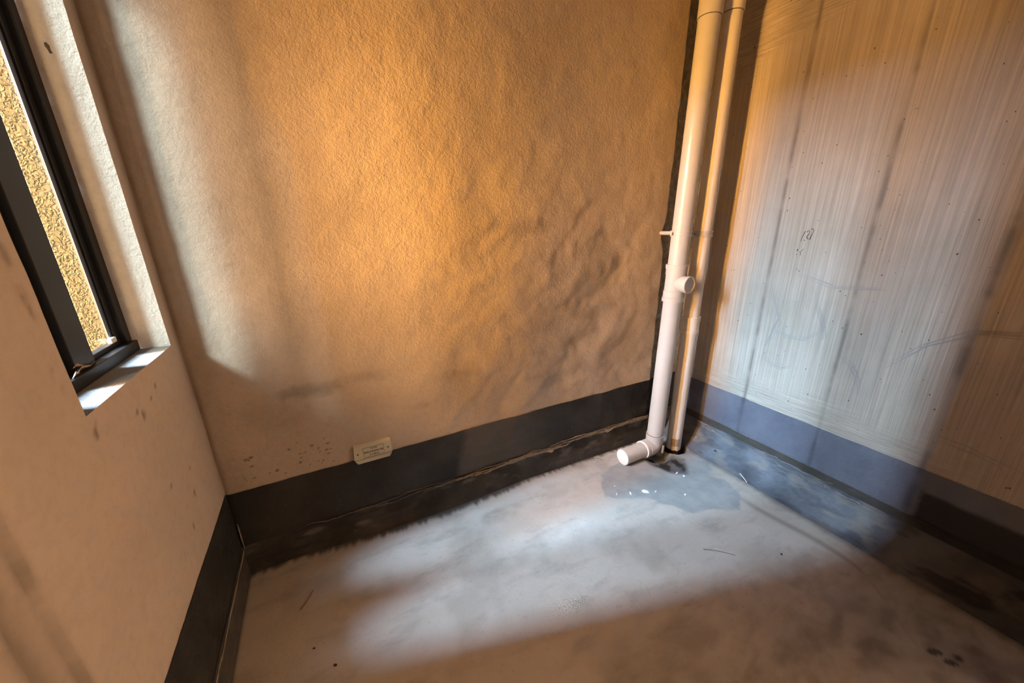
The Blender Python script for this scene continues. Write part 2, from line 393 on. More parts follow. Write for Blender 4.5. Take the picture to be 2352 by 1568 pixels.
# --- back wall
def raw_edge(z): return 1.925+0.010*(fbm(z*14, 0.5, 6)-0.5)-0.03*np.exp(-((z-1.36)/0.07)**2)
def dback(x, z):
    d = 0.022*(fbm(x*2.6, z*2.6, 11)-0.5)*(0.35+0.65*sstep(0.2, 1.2, x))*(0.45+0.55*sstep(1.9, 1.2, z)) + 0.013*(fbm(x*7, z*9, 12, 3)-0.5)*sstep(0.0, 0.9, x)*(0.35+0.65*sstep(1.9, 1.2, z)) + 0.0025*(fbm(x*24, z*24, 14, 3)-0.5)
    d = d*sstep(0.0, 0.12, x+A)
    d = d-0.015*sstep(-0.004, 0.004, x-raw_edge(z))
    d = d-0.007*np.exp(-((x+A)/0.010)**2)*sstep(0.25, 0.6, fbm(z*5, 0.2, 19)+0.15)
    return d
def f_stain_shade_b(x, z):
    k = np.zeros(np.broadcast(x, z).shape)
    blobs = [(-0.10, 0.78, 0.16, 0.035, 0.75), (0.12, 0.80, 0.10, 0.03, 0.45), (0.55, 0.72, 0.10, 0.03, 0.35), (0.95, 1.43, 0.11, 0.04, 0.50), (1.35, 0.95, 0.14, 0.06, 0.40),
             (0.56, 1.30, 0.11, 0.045, 0.28), (1.45, 1.38, 0.09, 0.04, 0.3), (1.48, 1.10, 0.05, 0.10, 0.3), (0.92, 0.92, 0.10, 0.04, 0.3), (-0.28, 0.68, 0.13, 0.09, 0.35),
             (0.52, 0.735, 0.012, 0.020, 0.8), (0.35, 0.60, 0.06, 0.02, 0.3), (1.0, 0.62, 0.09, 0.03, 0.3), (1.55, 0.75, 0.08, 0.05, 0.3), (-0.06, 1.72, 0.008, 0.009, 0.9), (0.14, 1.5, 0.2, 0.05, 0.15)]
    for cx, cz, rx, rz, a in blobs:
        q = np.hypot((x-cx)/rx, (z-cz)/rz)+1.6*(fbm(x*12, z*16, 23)-0.5)+0.7*(fbm(x*60, z*60, 24)-0.5); k = np.maximum(k, 0.62*a*(1-sstep(0.15, 1.45, q)))
    # damp spots near the left foot of the wall
    for i in range(34):
        r = np.random.default_rng(100+i); cx, cz, s = -0.43+0.36*r.random(), 0.42+0.14*r.random(), 0.0025+0.004*r.random()**2
        k = np.maximum(k, 0.95*(1-sstep(0.6, 1.1, np.hypot((x-cx)/(s*1.5), (z-cz)/s))))
    k = np.maximum(k, 0.85*np.exp(-((x+A)/0.016)**2)*(0.35+0.65*fbm(z*6, x*30, 31)))  # crack line, with the corner shade painted into the plaster colour
    k = np.maximum(k, 0.30*(1-sstep(0.0, 0.14, x+A+0.08*(fbm(x*6, z*6, 71)-0.5))))  # broad soft corner shade painted beside the left wall
    return k
xs = seg((-A-0.024, -0.02, 0.006), (-0.02, 1.9, 0.008), (1.9, 1.96, 0.004), (1.96, B, 0.012)); zs = seg((-0.12, 0.40, 0.008), (0.40, 0.58, 0.005), (0.58, 2.45, 0.008), (2.45, ZT, 0.03))
wall_back = grid('wall_back', xs, zs, lambda x, z: (x, D-dback(x, z), z), M_back, keep=lambda x, z: x < raw_edge(z), attrs={'stain_shade': f_stain_shade_b}, flip=False)
tag(wall_back, kind='structure')
raw_strip = grid('bare_concrete_strip', seg((1.86, B, 0.006)), zs, lambda x, z: (x, D-dback(x, z)+0.0005-0.0*x, z), M_raw, wall_back, keep=lambda x, z: x >= raw_edge(z)-0.008)

# --- right wall
SEAMS = (1.164, 0.771, 0.387, -0.005)
def f_seam(y, z):
    k = np.zeros(np.broadcast(y, z).shape)
    for i, s in enumerate(SEAMS):
        wd = 0.006+0.008*fbm(z*6, s*10, 90+i)+0.004*(i == 2)
        k = np.maximum(k, np.exp(-((y-s-0.006*(fbm(z*4, s, 80+i)-0.5))/wd)**2)*(0.35+0.65*sstep(0.3, 0.65, fbm(z*9, s*3, 85+i))))
    return k
def dright(y, z): return 0.003*(fbm(y*3, z*3, 44)-0.5) - 0.004*f_seam(y, z)
def f_diag(y, z): return sstep(0, 0.10, z-(2.16+0.55*(1.4-y)*0.55)+0.12*(fbm(y*4, z*8, 46)-0.5))*sstep(0.75, 0.95, y)
def f_hor(y, z): return (1-sstep(0.44, 0.60, z+0.10*(fbm(y*5, z*5, 47)-0.5)))*sstep(0.35, 0.7, y+0.3*(fbm(y*3, z*3, 48)))
ys = seg((Y0, 0.0, 0.05), (0.0, D+0.03, 0.005)); zs = seg((-0.12, 2.5, 0.010), (2.5, ZT, 0.05))
wall_right = grid('wall_right', ys, zs, lambda y, z: (B-dright(y, z), y, z), M_comb, attrs={'seam': f_seam, 'diag': f_diag, 'hor': f_hor}, keep=lambda y, z: ~((y > -1.35) & (y < -0.55) & (z < 2.1)), flip=True)  # unseen opening cut for the added fill lamp
tag(wall_right, kind='structure')

# --- left wall with the window opening
WY0, WY1, WZ0, WZ1 = 1.03, 1.582, 1.067, 2.35
def jit(z): return 0.005*(fbm(z*11, 0.3, 55)-0.5)
def dleft(y, z):
    d = 0.003*(fbm(y*4, z*4, 66)-0.5)*sstep(0.0, 0.05, np.abs(y-WY1)+0.01)
    e = y-0.757-0.010*(fbm(z*9, 0.6, 67)-0.5)
    d = d-0.012*(1-sstep(-0.004, 0.004, e))-0.006*np.exp(-((y-0.703-0.01*(fbm(z*5, 0.1, 68)-0.5))/0.014)**2)
    return d
def f_stain_shade_l(y, z):
    k = 0.75*np.exp(-((y-0.703)/0.020)**2)*fbm(z*7, y*25, 69) + 0.85*np.exp(-((y-0.757)/0.009)**2)*fbm(z*12, 0.2, 70)+0.22*sstep(0.765, 0.75, y)
    for cy, cz, s in ((1.27, 0.72, 0.006), (1.30, 0.745, 0.004), (1.41, 0.685, 0.004), (1.425, 0.68, 0.003), (1.40, 0.60, 0.010), (1.32, 0.53, 0.009), (1.23, 0.98, 0.008), (1.26, 0.96, 0.012), (1.38, 1.00, 0.006), (1.33, 0.98, 0.005), (1.04, 1.02, 0.012), (1.05, 1.04, 0.006)):
        k = np.maximum(k, 0.8*(1-sstep(0.4, 1.2, np.hypot((y-cy)/s, (z-cz)/s/1.4)+0.5*(fbm(y*90, z*90, 72)-0.5))))
    k = np.maximum(k, 0.6*np.exp(-((y-1.00+0.01*fbm(z*9, 0.3, 73))/0.012)**2)*sstep(0.5, 0.75, fbm(z*30, y*30, 74))*sstep(1.1, 1.2, z))
    k = np.maximum(k, 0.45*np.exp(-((y-D)/0.02)**2)*fbm(z*8, 0.2, 75)+0.15*np.exp(-((y-D)/0.06)**2))  # shade of the back corner painted as a darker edge
    return k
def left_y(y, z):
    inz = sstep(WZ0-0.01, WZ0+0.03, z); return y+jit(z)*np.exp(-((y-WY1)/0.012)**2)*inz+jit(z+9)*np.exp(-((y-WY0)/0.012)**2)*inz
ys = seg((Y0, 0.4, 0.05), (0.4, WY0, 0.006), (WY0, WY1, 0.012), (WY1, D+0.032, 0.004)); zs = seg((-0.12, WZ0, 0.008), (WZ0, WZ1, 0.010), (WZ1, ZT, 0.05))
wall_left = grid('wall_left', ys, zs, lambda y, z: (-A+dleft(y, z), left_y(y, z), z), M_left, keep=lambda y, z: ~((y > WY0) & (y < WY1) & (z > WZ0) & (z < WZ1)), attrs={'stain_shade': f_stain_shade_l})
tag(wall_left, kind='structure')
XF, XO = -0.577, -0.614                    # room face and outer face of the window frame
us = np.linspace(0, 1, 14); zs2 = seg((WZ0, WZ1, 0.010))
grid('far_jamb', us, zs2, lambda u, z: (-A+dleft(WY1, z)*(1-u)+(XF-0.02+A)*u, WY1+jit(z)*(1-u)+0.006*u+0.0015*(fbm(u*9, z*60, 91)-0.5)*u*(1-u)*4, z), M_reveal, wall_left)
grid('near_jamb', us, zs2, lambda u, z: (-A+dleft(WY0, z)*(1-u)+(XF-0.02+A)*u, WY0+jit(z+9)*(1-u), z), M_reveal, wall_left, flip=True)
ys2 = seg((WY0, WY1, 0.008))
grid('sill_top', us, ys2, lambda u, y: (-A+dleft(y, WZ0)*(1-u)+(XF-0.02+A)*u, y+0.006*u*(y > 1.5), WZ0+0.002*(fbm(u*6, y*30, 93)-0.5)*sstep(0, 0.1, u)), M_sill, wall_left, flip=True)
grid('head_soffit', us, ys2, lambda u, y: (-A+(XF-0.02+A)*u, y, WZ1+0*u), M_reveal, wall_left)

S = Strokes()
S.add(*ribbon([(-0.546, WY1+0.002, 1.912), (-0.5445, WY1+0.002, 1.905), (-0.543, WY1+0.002, 1.897), (-0.541, WY1+0.002, 1.888)], 0.008, (0, -1, 0), 0.001, True, 0.3, 1))
S.build('dark_smudge', M_tapeless, wall_left)

# outer leaf of the facade round the window
ext = box('wall_facade', (-0.690, 1.60, -0.3), (XO, 2.6, 3.4), M_stucco, None, 0.008, 3); tag(ext, kind='structure')
box('pier_sun_block', (-0.80, -2.2, -0.3), (XO, 1.04, 3.4), M_stucco, ext, 0.01)  # unseen pier, deepened outward to block sun from the near pane
box('facade_apron', (-0.70, 1.02, -0.3), (XO, 1.60, 1.055), M_stucco, ext, 0.006)
box('facade_lintel', (-0.676, 1.02, 2.36), (XO, 1.60, 3.4), M_stucco, ext, 0.006)
# solid cores behind the plaster faces so that no daylight leaks in
core = box('facade_core', (XO, 1.589, -0.3), (-A-0.03, 1.9, 3.2), M_raw, ext)
box('facade_core', (XO, -1.9, -0.3), (-A-0.03, 1.028, 3.2), M_raw, ext)
box('facade_core', (XO, 1.028, -0.3), (-A-0.03, 1.589, 1.06), M_raw, ext)
box('facade_core', (XO, 1.028, 2.356), (-A-0.03, 1.589, 3.2), M_raw, ext)
# ceiling and the wall behind the camera
tag(box('ceiling', (-A-0.1, Y0-0.1, ZT), (B+0.1, D+0.1, ZT+0.15), M_left), kind='structure')
tag(box('wall_front', (-A-0.1, Y0-0.12, -0.1), (B+0.1, Y0, ZT), M_left), kind='structure')

# --- waterproof membrane bands, cracked coves
HB = 0.400
def edge(u, s): return 0.006*(fbm(u*5, 0.3, s)-0.5)+0.003*(fbm(u*40, 0.7, s+1)-0.5)
one = np.linspace(0, 1, 30)
def pale_b(x, t): return 0.4*sstep(0.47, 0.53, x-0.06*t+0.02*(fbm(t*6, x*9, 3)-0.5))*sstep(1.2, 0.7, x)*(1-0.4*fbm(x*8, t*5, 4))
grid('membrane_band', seg((-A, B, 0.010)), one, lambda x, t: (x, D-dback(x, 0.12+t*0.28)-0.0035-0.001*fbm(x*20, t*8, 7), 0.118+t*(HB-0.118+edge(x, 140))), M_mem, wall_back,
     attrs={'pale': pale_b, 'black': lambda x, t: 0.5*sstep(1.48, 1.50, x)*sstep(0.2, 0.5, t)+0.6*np.exp(-((x+A)/0.10)**2)*fbm(x*9, t*3, 5)})
grid('membrane_cove', seg((-A, B, 0.010)), one, lambda x, t: (x, D-0.006-(0.026+0.03*np.sin(np.clip((x+0.3)/1.2, 0, 1)*math.pi))*t**1.7-0.012*(fbm(x*18, t*6, 8, 5)-0.5)*np.sin(t*math.pi), (0.128+0.012*(fbm(x*7, 0.2, 9)-0.5))*(1-t)**1.25+floorz(x, D)+0.0015+0.05*(1-t)*sstep(-.2, 2, x)), M_cove, wall_back, flip=True,
     attrs={'pale': lambda x, t: 0.5*sstep(0.55, 0.75, fbm(x*9, t*4, 6))*sstep(1.0, 0.4, t), 'black': lambda x, t: 0.55*sstep(0.5, 0.7, fbm(x*6, t*3, 61))})
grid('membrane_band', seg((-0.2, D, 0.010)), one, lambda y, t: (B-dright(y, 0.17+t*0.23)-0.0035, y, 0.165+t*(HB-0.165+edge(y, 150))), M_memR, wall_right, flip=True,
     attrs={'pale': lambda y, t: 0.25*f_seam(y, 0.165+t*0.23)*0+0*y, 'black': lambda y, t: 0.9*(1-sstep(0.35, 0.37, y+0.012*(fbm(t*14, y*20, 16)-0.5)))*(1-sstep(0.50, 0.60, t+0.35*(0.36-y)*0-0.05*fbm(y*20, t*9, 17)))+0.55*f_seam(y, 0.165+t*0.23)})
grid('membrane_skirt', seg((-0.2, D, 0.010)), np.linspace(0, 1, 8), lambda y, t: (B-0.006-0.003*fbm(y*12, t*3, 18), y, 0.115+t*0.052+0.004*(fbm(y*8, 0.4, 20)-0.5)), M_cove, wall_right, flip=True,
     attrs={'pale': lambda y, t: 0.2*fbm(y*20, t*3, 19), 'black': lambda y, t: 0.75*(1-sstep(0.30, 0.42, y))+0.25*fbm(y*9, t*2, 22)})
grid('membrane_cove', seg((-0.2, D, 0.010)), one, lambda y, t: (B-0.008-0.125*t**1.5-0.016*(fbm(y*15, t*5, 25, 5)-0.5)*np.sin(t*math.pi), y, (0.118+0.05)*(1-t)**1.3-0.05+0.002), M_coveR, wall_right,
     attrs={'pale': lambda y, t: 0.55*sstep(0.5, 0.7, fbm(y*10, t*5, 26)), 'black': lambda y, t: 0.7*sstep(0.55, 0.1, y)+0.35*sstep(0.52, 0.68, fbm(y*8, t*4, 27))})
grid('membrane_band', seg((-0.2, D, 0.010)), one, lambda y, t: (-A+dleft(y, 0.2)+0.0035, y, 0.115+t*(HB-0.115+edge(y, 160))), M_mem, wall_left,
     attrs={'pale': lambda y, t: 0*y, 'black': lambda y, t: 0.35*fbm(y*5, t*3, 28)})
grid('membrane_cove', seg((-0.2, D, 0.010)), one, lambda y, t: (-A+0.005+0.012*t**1.4+0.003*(fbm(y*15, t*4, 29)-0.5), y, 0.122*(1-t)), M_cove, wall_left, flip=True,
     attrs={'pale': lambda y, t: 0.25*fbm(y*6, t*5, 30), 'black': lambda y, t: 0*y})

# cracks: pale crust along the top of the coves
def crack(fn, u0, u1, n, amp, seed, wmin, wmax, nrm, S):
    """several jagged pale lines that run along, part and meet again"""
    r = np.random.default_rng(seed); u = u0
    for k in range(n):
        a = u0+(u1-u0)*r.random(); L = (u1-u0)*(0.10+0.22*r.random()); pts = []
        ph = r.random()*50; m = max(6, int(L/0.012))
        off = (r.random()-0.5)*amp
        for i in range(m):
            uu = a+L*i/m
            if uu > u1: break
            pts.append(fn(uu, off+amp*(fbm(np.array(uu*11+ph), np.array(0.3), seed, 4)-0.5)*1.6))
        if len(pts) > 3: S.add(*ribbon(pts, wmin+(wmax-wmin)*r.random()**2, nrm, 0.003, True, 0.5, seed+k))
S = Strokes()
crack(lambda u, v: (u, D-0.012+min(0, v)*0.3, 0.122+float(v)), -A+0.005, 1.93, 26, 0.022, 5, 0.002, 0.007, (0, -1, 0.35), S)
S.build('cement_crust', M_salt, wall_back)
S = Strokes()
crack(lambda u, v: (B-0.016+min(0, v)*0.4, u, 0.112+float(v)), 0.25, 1.45, 15, 0.034, 15, 0.0015, 0.006, (-1, 0, 0.45), S)
crack(lambda u, v: (B-0.052, u, 0.062+float(v)), 0.5, 1.4, 5, 0.045, 17, 0.001, 0.003, (-1, 0, 0.9), S)
S.build('cement_crust', M_saltR, wall_right)
S = Strokes()
crack(lambda u, v: (-A+0.011, u, 0.118+float(v)), 0.6, 1.64, 16, 0.010, 25, 0.0015, 0.004, (1, 0, 0.2), S)
pts = [(-A+0.014, D-0.009, 0.40-0.012*i) for i in range(12, 24)]; S.add(*ribbon(pts, 0.006, (1, -1, 0), 0.003, True, 0.3, 3))
S.build('cement_crust', M_salt, wall_left)

# marker figures and scratched arcs on the combed wall
S = Strokes(); xr = B-0.0005
def wallstroke(S, yz, wd, seed=0, taper=False): S.add(*ribbon([(B-float(dright(np.array(y), np.array(z)))-0.0008, y, z) for y, z in yz], wd, (-1, 0, 0), 0.0008, taper, 0.3, seed))
wallstroke(S, [(1.030, 1.385), (1.034, 1.370), (1.038, 1.352), (1.041, 1.335)], 0.0035)
wallstroke(S, [(1.0265, 1.343), (1.0245, 1.339)], 0.0045)
wallstroke(S, [(1.022, 1.380), (1.017, 1.387), (1.011, 1.386), (1.010, 1.377), (1.014, 1.366), (1.019, 1.356), (1.012, 1.349), (1.009, 1.346)], 0.0033)
wallstroke(S, [(1.006, 1.396), (0.999, 1.394), (0.993, 1.391), (0.996, 1.377), (1.000, 1.360), (1.003, 1.344)], 0.0033)
wallstroke(S, [(1.0455, 1.297), (1.049, 1.286)], 0.0045); wallstroke(S, [(1.0475, 1.271), (1.046, 1.268)], 0.005)
wallstroke(S, [(1.036, 1.283), (1.031, 1.280), (1.027, 1.289), (1.021, 1.300)], 0.003); wallstroke(S, [(1.029, 1.277), (1.030, 1.266)], 0.0025)
S.build('marker_figures', M_ink, wall_right)
S = Strokes(); r = np.random.default_rng(4)
arcs = [[(1.10, 1.13), (0.98, 1.16), (0.86, 1.12), (0.74, 1.13), (0.66, 1.14)], [(0.93, 1.11), (0.90, 1.02), (0.86, 0.94), (0.84, 0.87)], [(1.08, 0.86), (1.00, 0.84), (0.93, 0.85), (0.87, 0.90)],
        [(1.10, 0.70), (1.05, 0.66), (1.0, 0.66), (0.95, 0.69)], [(0.76, 0.80), (0.72, 0.77), (0.68, 0.71), (0.66, 0.64)], [(0.60, 0.80), (0.50, 0.93), (0.38, 1.02), (0.20, 1.04)], [(0.48, 0.52), (0.40, 0.56), (0.28, 0.55), (0.15, 0.52)], [(1.11, 1.05), (1.06, 0.92), (1.10, 0.76)]]
for k, a in enumerate(arcs):
    for j in range(7):
        o1, o2 = 0.03*(r.random()-0.5), 0.035*(r.random()-0.5); pts = []
        P = np.array(a); t = np.linspace(0, len(P)-1, 18); lo, hi = sorted(r.random(2)*(len(P)-1)); 
        if hi-lo < 1.0: lo, hi = 0, len(P)-1
        t = np.linspace(lo, hi, 18)
        for q in t:
            i = min(int(q), len(P)-2); f = q-i; f = f*f*(3-2*f)*0.4+f*0.6; p = P[i]*(1-f)+P[i+1]*f; pts.append((p[0]+o1*(1-f*0.5), p[1]+o2*(0.5+f*0.5)))
        wallstroke(S, pts, 0.0012+0.0014*r.random(), k*9+j, True)
S.build('scratched_arcs', M_scratch, wall_right)

# ------------------------------------------------------------------ window
win = thing('window_1', None, None, (XF, 1.306, WZ0)); tag(win, kind='structure')
wx, wy, wz = XF, 1.306, WZ0
def wb(name, x0, x1, y0, y1, z0, z1, m, bev=0.002): return box(name, (min(x0, x1)-wx, y0-wy, z0-wz), (max(x0, x1)-wx, y1-wy, z1-wz), m, win, bev)
FY0, FY1, FT = WY0, 1.587, WZ1
wb('far_stile', XF, XO, 1.555, FY1, 1.100, FT, M_alu)
wb('near_stile', XF, XO, FY0, 1.062, 1.100, FT, M_alu)
wb('bottom_rail', -0.563, XO, FY0+0.003, 1.584, WZ0, 1.100, M_alu)
wb('top_rail', XF, XO, 1.062, 1.555, FT-0.033, FT, M_alu)
wb('mullion', XF, XO, 1.260, 1.352, 1.100, FT-0.033, M_alu)
for y0, y1 in ((1.062, 1.260), (1.352, 1.555)):
    z0, z1 = 1.100, FT-0.033
    wb('sash_stile', -0.592, XO+0.002, y0, y0+0.025, z0, z1, M_alu); wb('sash_stile', -0.592, XO+0.002, y1-0.025, y1, z0, z1, M_alu)
    wb('sash_rail', -0.590, XO+0.002, y0+0.025, y1-0.025, z0, z0+0.014, M_alu); wb('sash_rail', -0.590, XO+0.002, y0+0.025, y1-0.025, z1-0.014, z1, M_alu)
    wb('glazing_bead', -0.596, -0.606, y0+0.025, y0+0.038, z0+0.014, z1-0.014, M_bead, 0.003); wb('glazing_bead', -0.596, -0.606, y1-0.038, y1-0.025, z0+0.014, z1-0.014, M_bead, 0.005)
    wb('glass_pane', -0.604, -0.609, y0+0.036, y1-0.036, z0+0.012, z1-0.012, M_glass, 0)
wb('corner_clip', -0.589, -0.600, 1.497, 1.528, 1.114, 1.130, M_clip, 0.002)

# scraps left on the bottom rail
def scrap(name, pts, wd, m, label, cat, curl):
    V = []; F = []; n = len(pts); o = Vector(pts[0])
    for i, p in enumerate(pts):
        p = Vector(p)-o; s = Vector((0.6, 0.25, 0.75)).normalized()*wd*(1-0.3*i/n)
        V += [p-s/2, p+s/2+Vector((0, 0, curl*math.sin(i*1.7))), p-s/2+Vector((0, 0, -0.0006)), p+s/2+Vector((0, 0, curl*math.sin(i*1.7)-0.0006))]
    for i in range(n-1):
        a, b = 4*i, 4*i+4; F += [(a, b, b+1, a+1), (a+2, a+3, b+3, b+2), (a, a+2, b+2, b), (a+1, b+1, b+3, a+3)]
    F += [(0, 1, 3, 2), (4*n-4, 4*n-2, 4*n-1, 4*n-3)]
    ob = link(name, raw(name, V, F), m); ob.location = o; return tag(ob, label, cat)
scrap('tape_scrap', [(-0.566, 1.235, 1.108), (-0.567, 1.255, 1.112), (-0.569, 1.275, 1.112), (-0.569, 1.30, 1.107), (-0.570, 1.325, 1.1055)], 0.011, M_masking, 'long twisted strip of kraft tape on the window rail', 'tape', 0.003)
scrap('tape_scrap', [(-0.566, 1.232, 1.126), (-0.567, 1.245, 1.126), (-0.568, 1.26, 1.121), (-0.569, 1.275, 1.1165)], 0.007, M_masking, 'short loose curl of kraft tape leaning on the mullion foot', 'tape', 0.002)
scrap('film_scrap', [(-0.565, 1.215, 1.106), (-0.566, 1.224, 1.110), (-0.567, 1.234, 1.108), (-0.568, 1.244, 1.106)], 0.011, M_foil, 'shiny pale crumple of plastic film on the window rail', 'film', 0.003)

# ------------------------------------------------------------------ pipes
RL = 0.0520; RR = 0.0470
lean = 0.016
p1 = thing('waste_pipe', 'white waste pipe with round cleanout port and capped stub at its foot', 'pipe', (LP[0], LP[1], -0.05))
zb = -0.05
def zl(*prof): return [(z-zb, r) for z, r in prof]
lathe('pipe_shaft', zl((0.085, RL), (1.03, RL)), M_pvc, p1, lean=lean)
lathe('pipe_shaft', zl((1.17, RL), (2.45, RL)), M_pvc, p1, lean=lean)
lathe('top_coupling', zl((2.376, RL), (2.376, RL+0.0045), (2.74, RL+0.0045)), M_pvc, p1, lean=lean)
lathe('joint_line', zl((2.373, RL+0.001), (2.3755, RL+0.001)), M_seal, p1, lean=lean)
tee = lathe('inspection_tee', zl((0.990, RL), (0.990, RL+0.0095), (1.014, RL+0.0095), (1.0145, RL+0.006), (1.052, RL+0.006), (1.0525, RL+0.003), (1.146, RL+0.003), (1.1465, RL+0.006), (1.180, RL+0.006), (1.1805, RL+0.0095), (1.205, RL+0.0095), (1.205, RL)), M_pvc, p1, lean=lean)
# cleanout port pointing along -y
pm = Matrix.Translation((lean*1.15, 0, 1.098-zb)) @ Matrix.Rotation(math.radians(90), 4, 'X')
port = lathe('cleanout_port', [(0.0, 0.047), (0.078, 0.045), (0.0785, 0.0485), (0.101, 0.0485), (0.103, 0.047), (0.103, 0.038), (0.097, 0.0375)], M_pvc, p1, 40, pm)
lathe('cleanout_plug', [(0.090, 0.0372), (0.0945, 0.0372), (0.0965, 0.035), (0.0965, 0.0)], M_pvc2, port, 40, pm, cap=False)
# elbow: collar, mitred bend, stub and end plug (stub axis at z = 0, runs towards -x)
lathe('elbow_collar', zl((0.030, RL+0.004), (0.082, RL+0.004), (0.088, RL+0.005), (0.094, RL+0.005), (0.094, RL)), M_pvc, p1, lean=lean)
lathe('joint_line', zl((0.0945, RL+0.0008), (0.097, RL+0.0008)), M_seal, p1, lean=lean)
def bend(name, m, parent, R, n=40, k=10):
    bm = bmesh.new(); rings = []
    cen = Vector((-0.045, 0, 0.045)); rad = 0.045           # bend centre relative to the elbow corner, local frame
    for i in range(k+1):
        a = math.pi/2*i/k; c = cen+Vector((rad*math.cos(a), 0, -rad*math.sin(a))); ax = Vector((math.cos(a), 0, -math.sin(a))); ring = []
        for q in range(n):
            b = 2*math.pi*q/n; ring.append(bm.verts.new(c+ax*R*math.cos(b)+Vector((0, 1, 0))*R*math.sin(b)+Vector((0, 0, -zb))))
        rings.append(ring)
    for i in range(k):
        for q in range(n): bm.faces.new((rings[i][q], rings[i][(q+1) % n], rings[i+1][(q+1) % n], rings[i+1][q]))
    return link(name, bm_mesh(name, bm), m, parent)
elbow = bend('elbow_bend', M_pvc, p1, RL+0.003)
sm = Matrix.Translation((0, 0, -zb+0.004)) @ Matrix.Rotation(math.radians(-90), 4, 'Y')
stub = lathe('stub_pipe', [(0.10, 0.0495), (0.262, 0.0495)], M_pvcgrey, p1, 48, sm, cap=False)
lathe('stub_collar', [(0.040, 0.0565), (0.070, 0.0565), (0.0705, 0.0545), (0.098, 0.0545)], M_pvcgrey, stub, 48, sm)
lathe('stub_ring', [(0.098, 0.0500), (0.098, 0.0580), (0.106, 0.0580), (0.107, 0.0500)], M_cap, stub, 48, sm, cap=False)
lathe('stub_rim', [(0.258, 0.0500), (0.258, 0.0520), (0.276, 0.0520), (0.278, 0.0495)], M_pvcgrey, stub, 48, sm, cap=False)
lathe('end_plug', [(0.270, 0.0495), (0.2785, 0.0495), (0.2795, 0.0475), (0.2795, 0.0)], M_cap, stub, 48, sm, cap=False)
# broken lip of the collar below the elbow
box('broken_lip', (0.020, -0.060, 0.02), (0.034, -0.048, 0.075), M_pvcgrey, p1, 0.002)

p2 = thing('drain_pipe', 'cream drain pipe in the corner with mud-smeared foot', 'pipe', (RP[0], RP[1], -0.13))
z2 = -0.13
def zr(*prof): return [(z-z2, r) for z, r in prof]
lathe('pipe_shaft', zr((-0.13, RR), (0.78, RR)), M_pvc2, p2)
lathe('pipe_shaft', zr((0.85, RR), (2.45, RR)), M_pvc2, p2)
lathe('top_coupling', zr((2.412, RR), (2.412, RR+0.005), (2.74, RR+0.005)), M_pvc2, p2)
lathe('joint_line', zr((2.409, RR+0.001), (2.4115, RR+0.001)), M_seal, p2)
lathe('sleeve_coupling', zr((0.778, RR), (0.778, RR+0.009), (0.798, RR+0.009), (0.7985, RR+0.006), (0.856, RR+0.006), (0.8565, RR+0.009), (0.882, RR+0.009), (0.882, RR)), M_pvc2, p2)
def patch(name, r, a0, a1, zlo, zhi, m, parent, seed, n=24):
    V = []; F = []; rg = np.random.default_rng(seed); k = 5
    for i in range(n+1):
        a = a0+(a1-a0)*i/n; lo = zlo+0.010*(rg.random()-0.5); hi = zhi+0.008*(rg.random()-0.5)
        for j in range(k):
            z = lo+(hi-lo)*j/(k-1); V.append((r*math.cos(a), r*math.sin(a), z-z2))
    for i in range(n):
        for j in range(k-1):
            q = i*k+j; F.append((q, q+k, q+k+1, q+1))
    return link(name, raw(name, V, F), m, parent)
patch('mud_smear', RR+0.0008, math.radians(195), math.radians(262), -0.02, 0.038, M_tape, p2, 5)
patch('mud_ring', RR+0.0012, 0, 2*math.pi, -0.13, -0.052, M_mud, p2, 6, 40)

# clamps
def clamp(label, cx, cy, z, R, arm_to):
    t = thing('pipe_clamp', label, 'clamp', (cx, cy, z), 'pipe clamps')
    ring = lathe('clamp_ring', [(-0.016, R+0.0006), (-0.016, R+0.0070), (-0.0095, R+0.0070), (-0.009, R+0.0035), (0.009, R+0.0035), (0.0095, R+0.0070), (0.016, R+0.0070), (0.016, R+0.0006)], M_pvc, t, cap=False)
    d = Vector((arm_to[0]-cx, arm_to[1]-cy, 0)); L = d.length; ang = math.atan2(d.y, d.x)
    m4 = Matrix.Rotation(ang, 4, 'Z') @ Matrix.Rotation(math.radians(90), 4, 'Y')
    lathe('arm', [(R+0.007, 0.0115), (R+0.02, 0.0115), (L-0.006, 0.0115), (L-0.001, 0.008)], M_pvc, t, 20, m4)
    for sgn in (-1, 1):
        a = ang+sgn*math.radians(88); c = Vector((math.cos(a), math.sin(a), 0))*(R+0.011)
        lug = box('lug', (c.x-0.007, c.y-0.005, -0.010), (c.x+0.007, c.y+0.005, 0.010), M_pvc, t, 0.0015)
        lathe('screw', [(0, 0.0028), (0.003, 0.0028), (0.0035, 0.002)], M_screw, lug, 12, Matrix.Translation((c.x, c.y-0.005, 0)) @ Matrix.Rotation(math.radians(90), 4, 'X'))
    return t
clamp('white clamp ring round the waste pipe with a stub arm to the wall', LP[0]+lean*1.42, LP[1], 1.376, RL, (1.872, D-0.001))
clamp('white clamp ring round the cream drain pipe', RP[0], RP[1], 1.371, RR, (2.03, D+0.012))

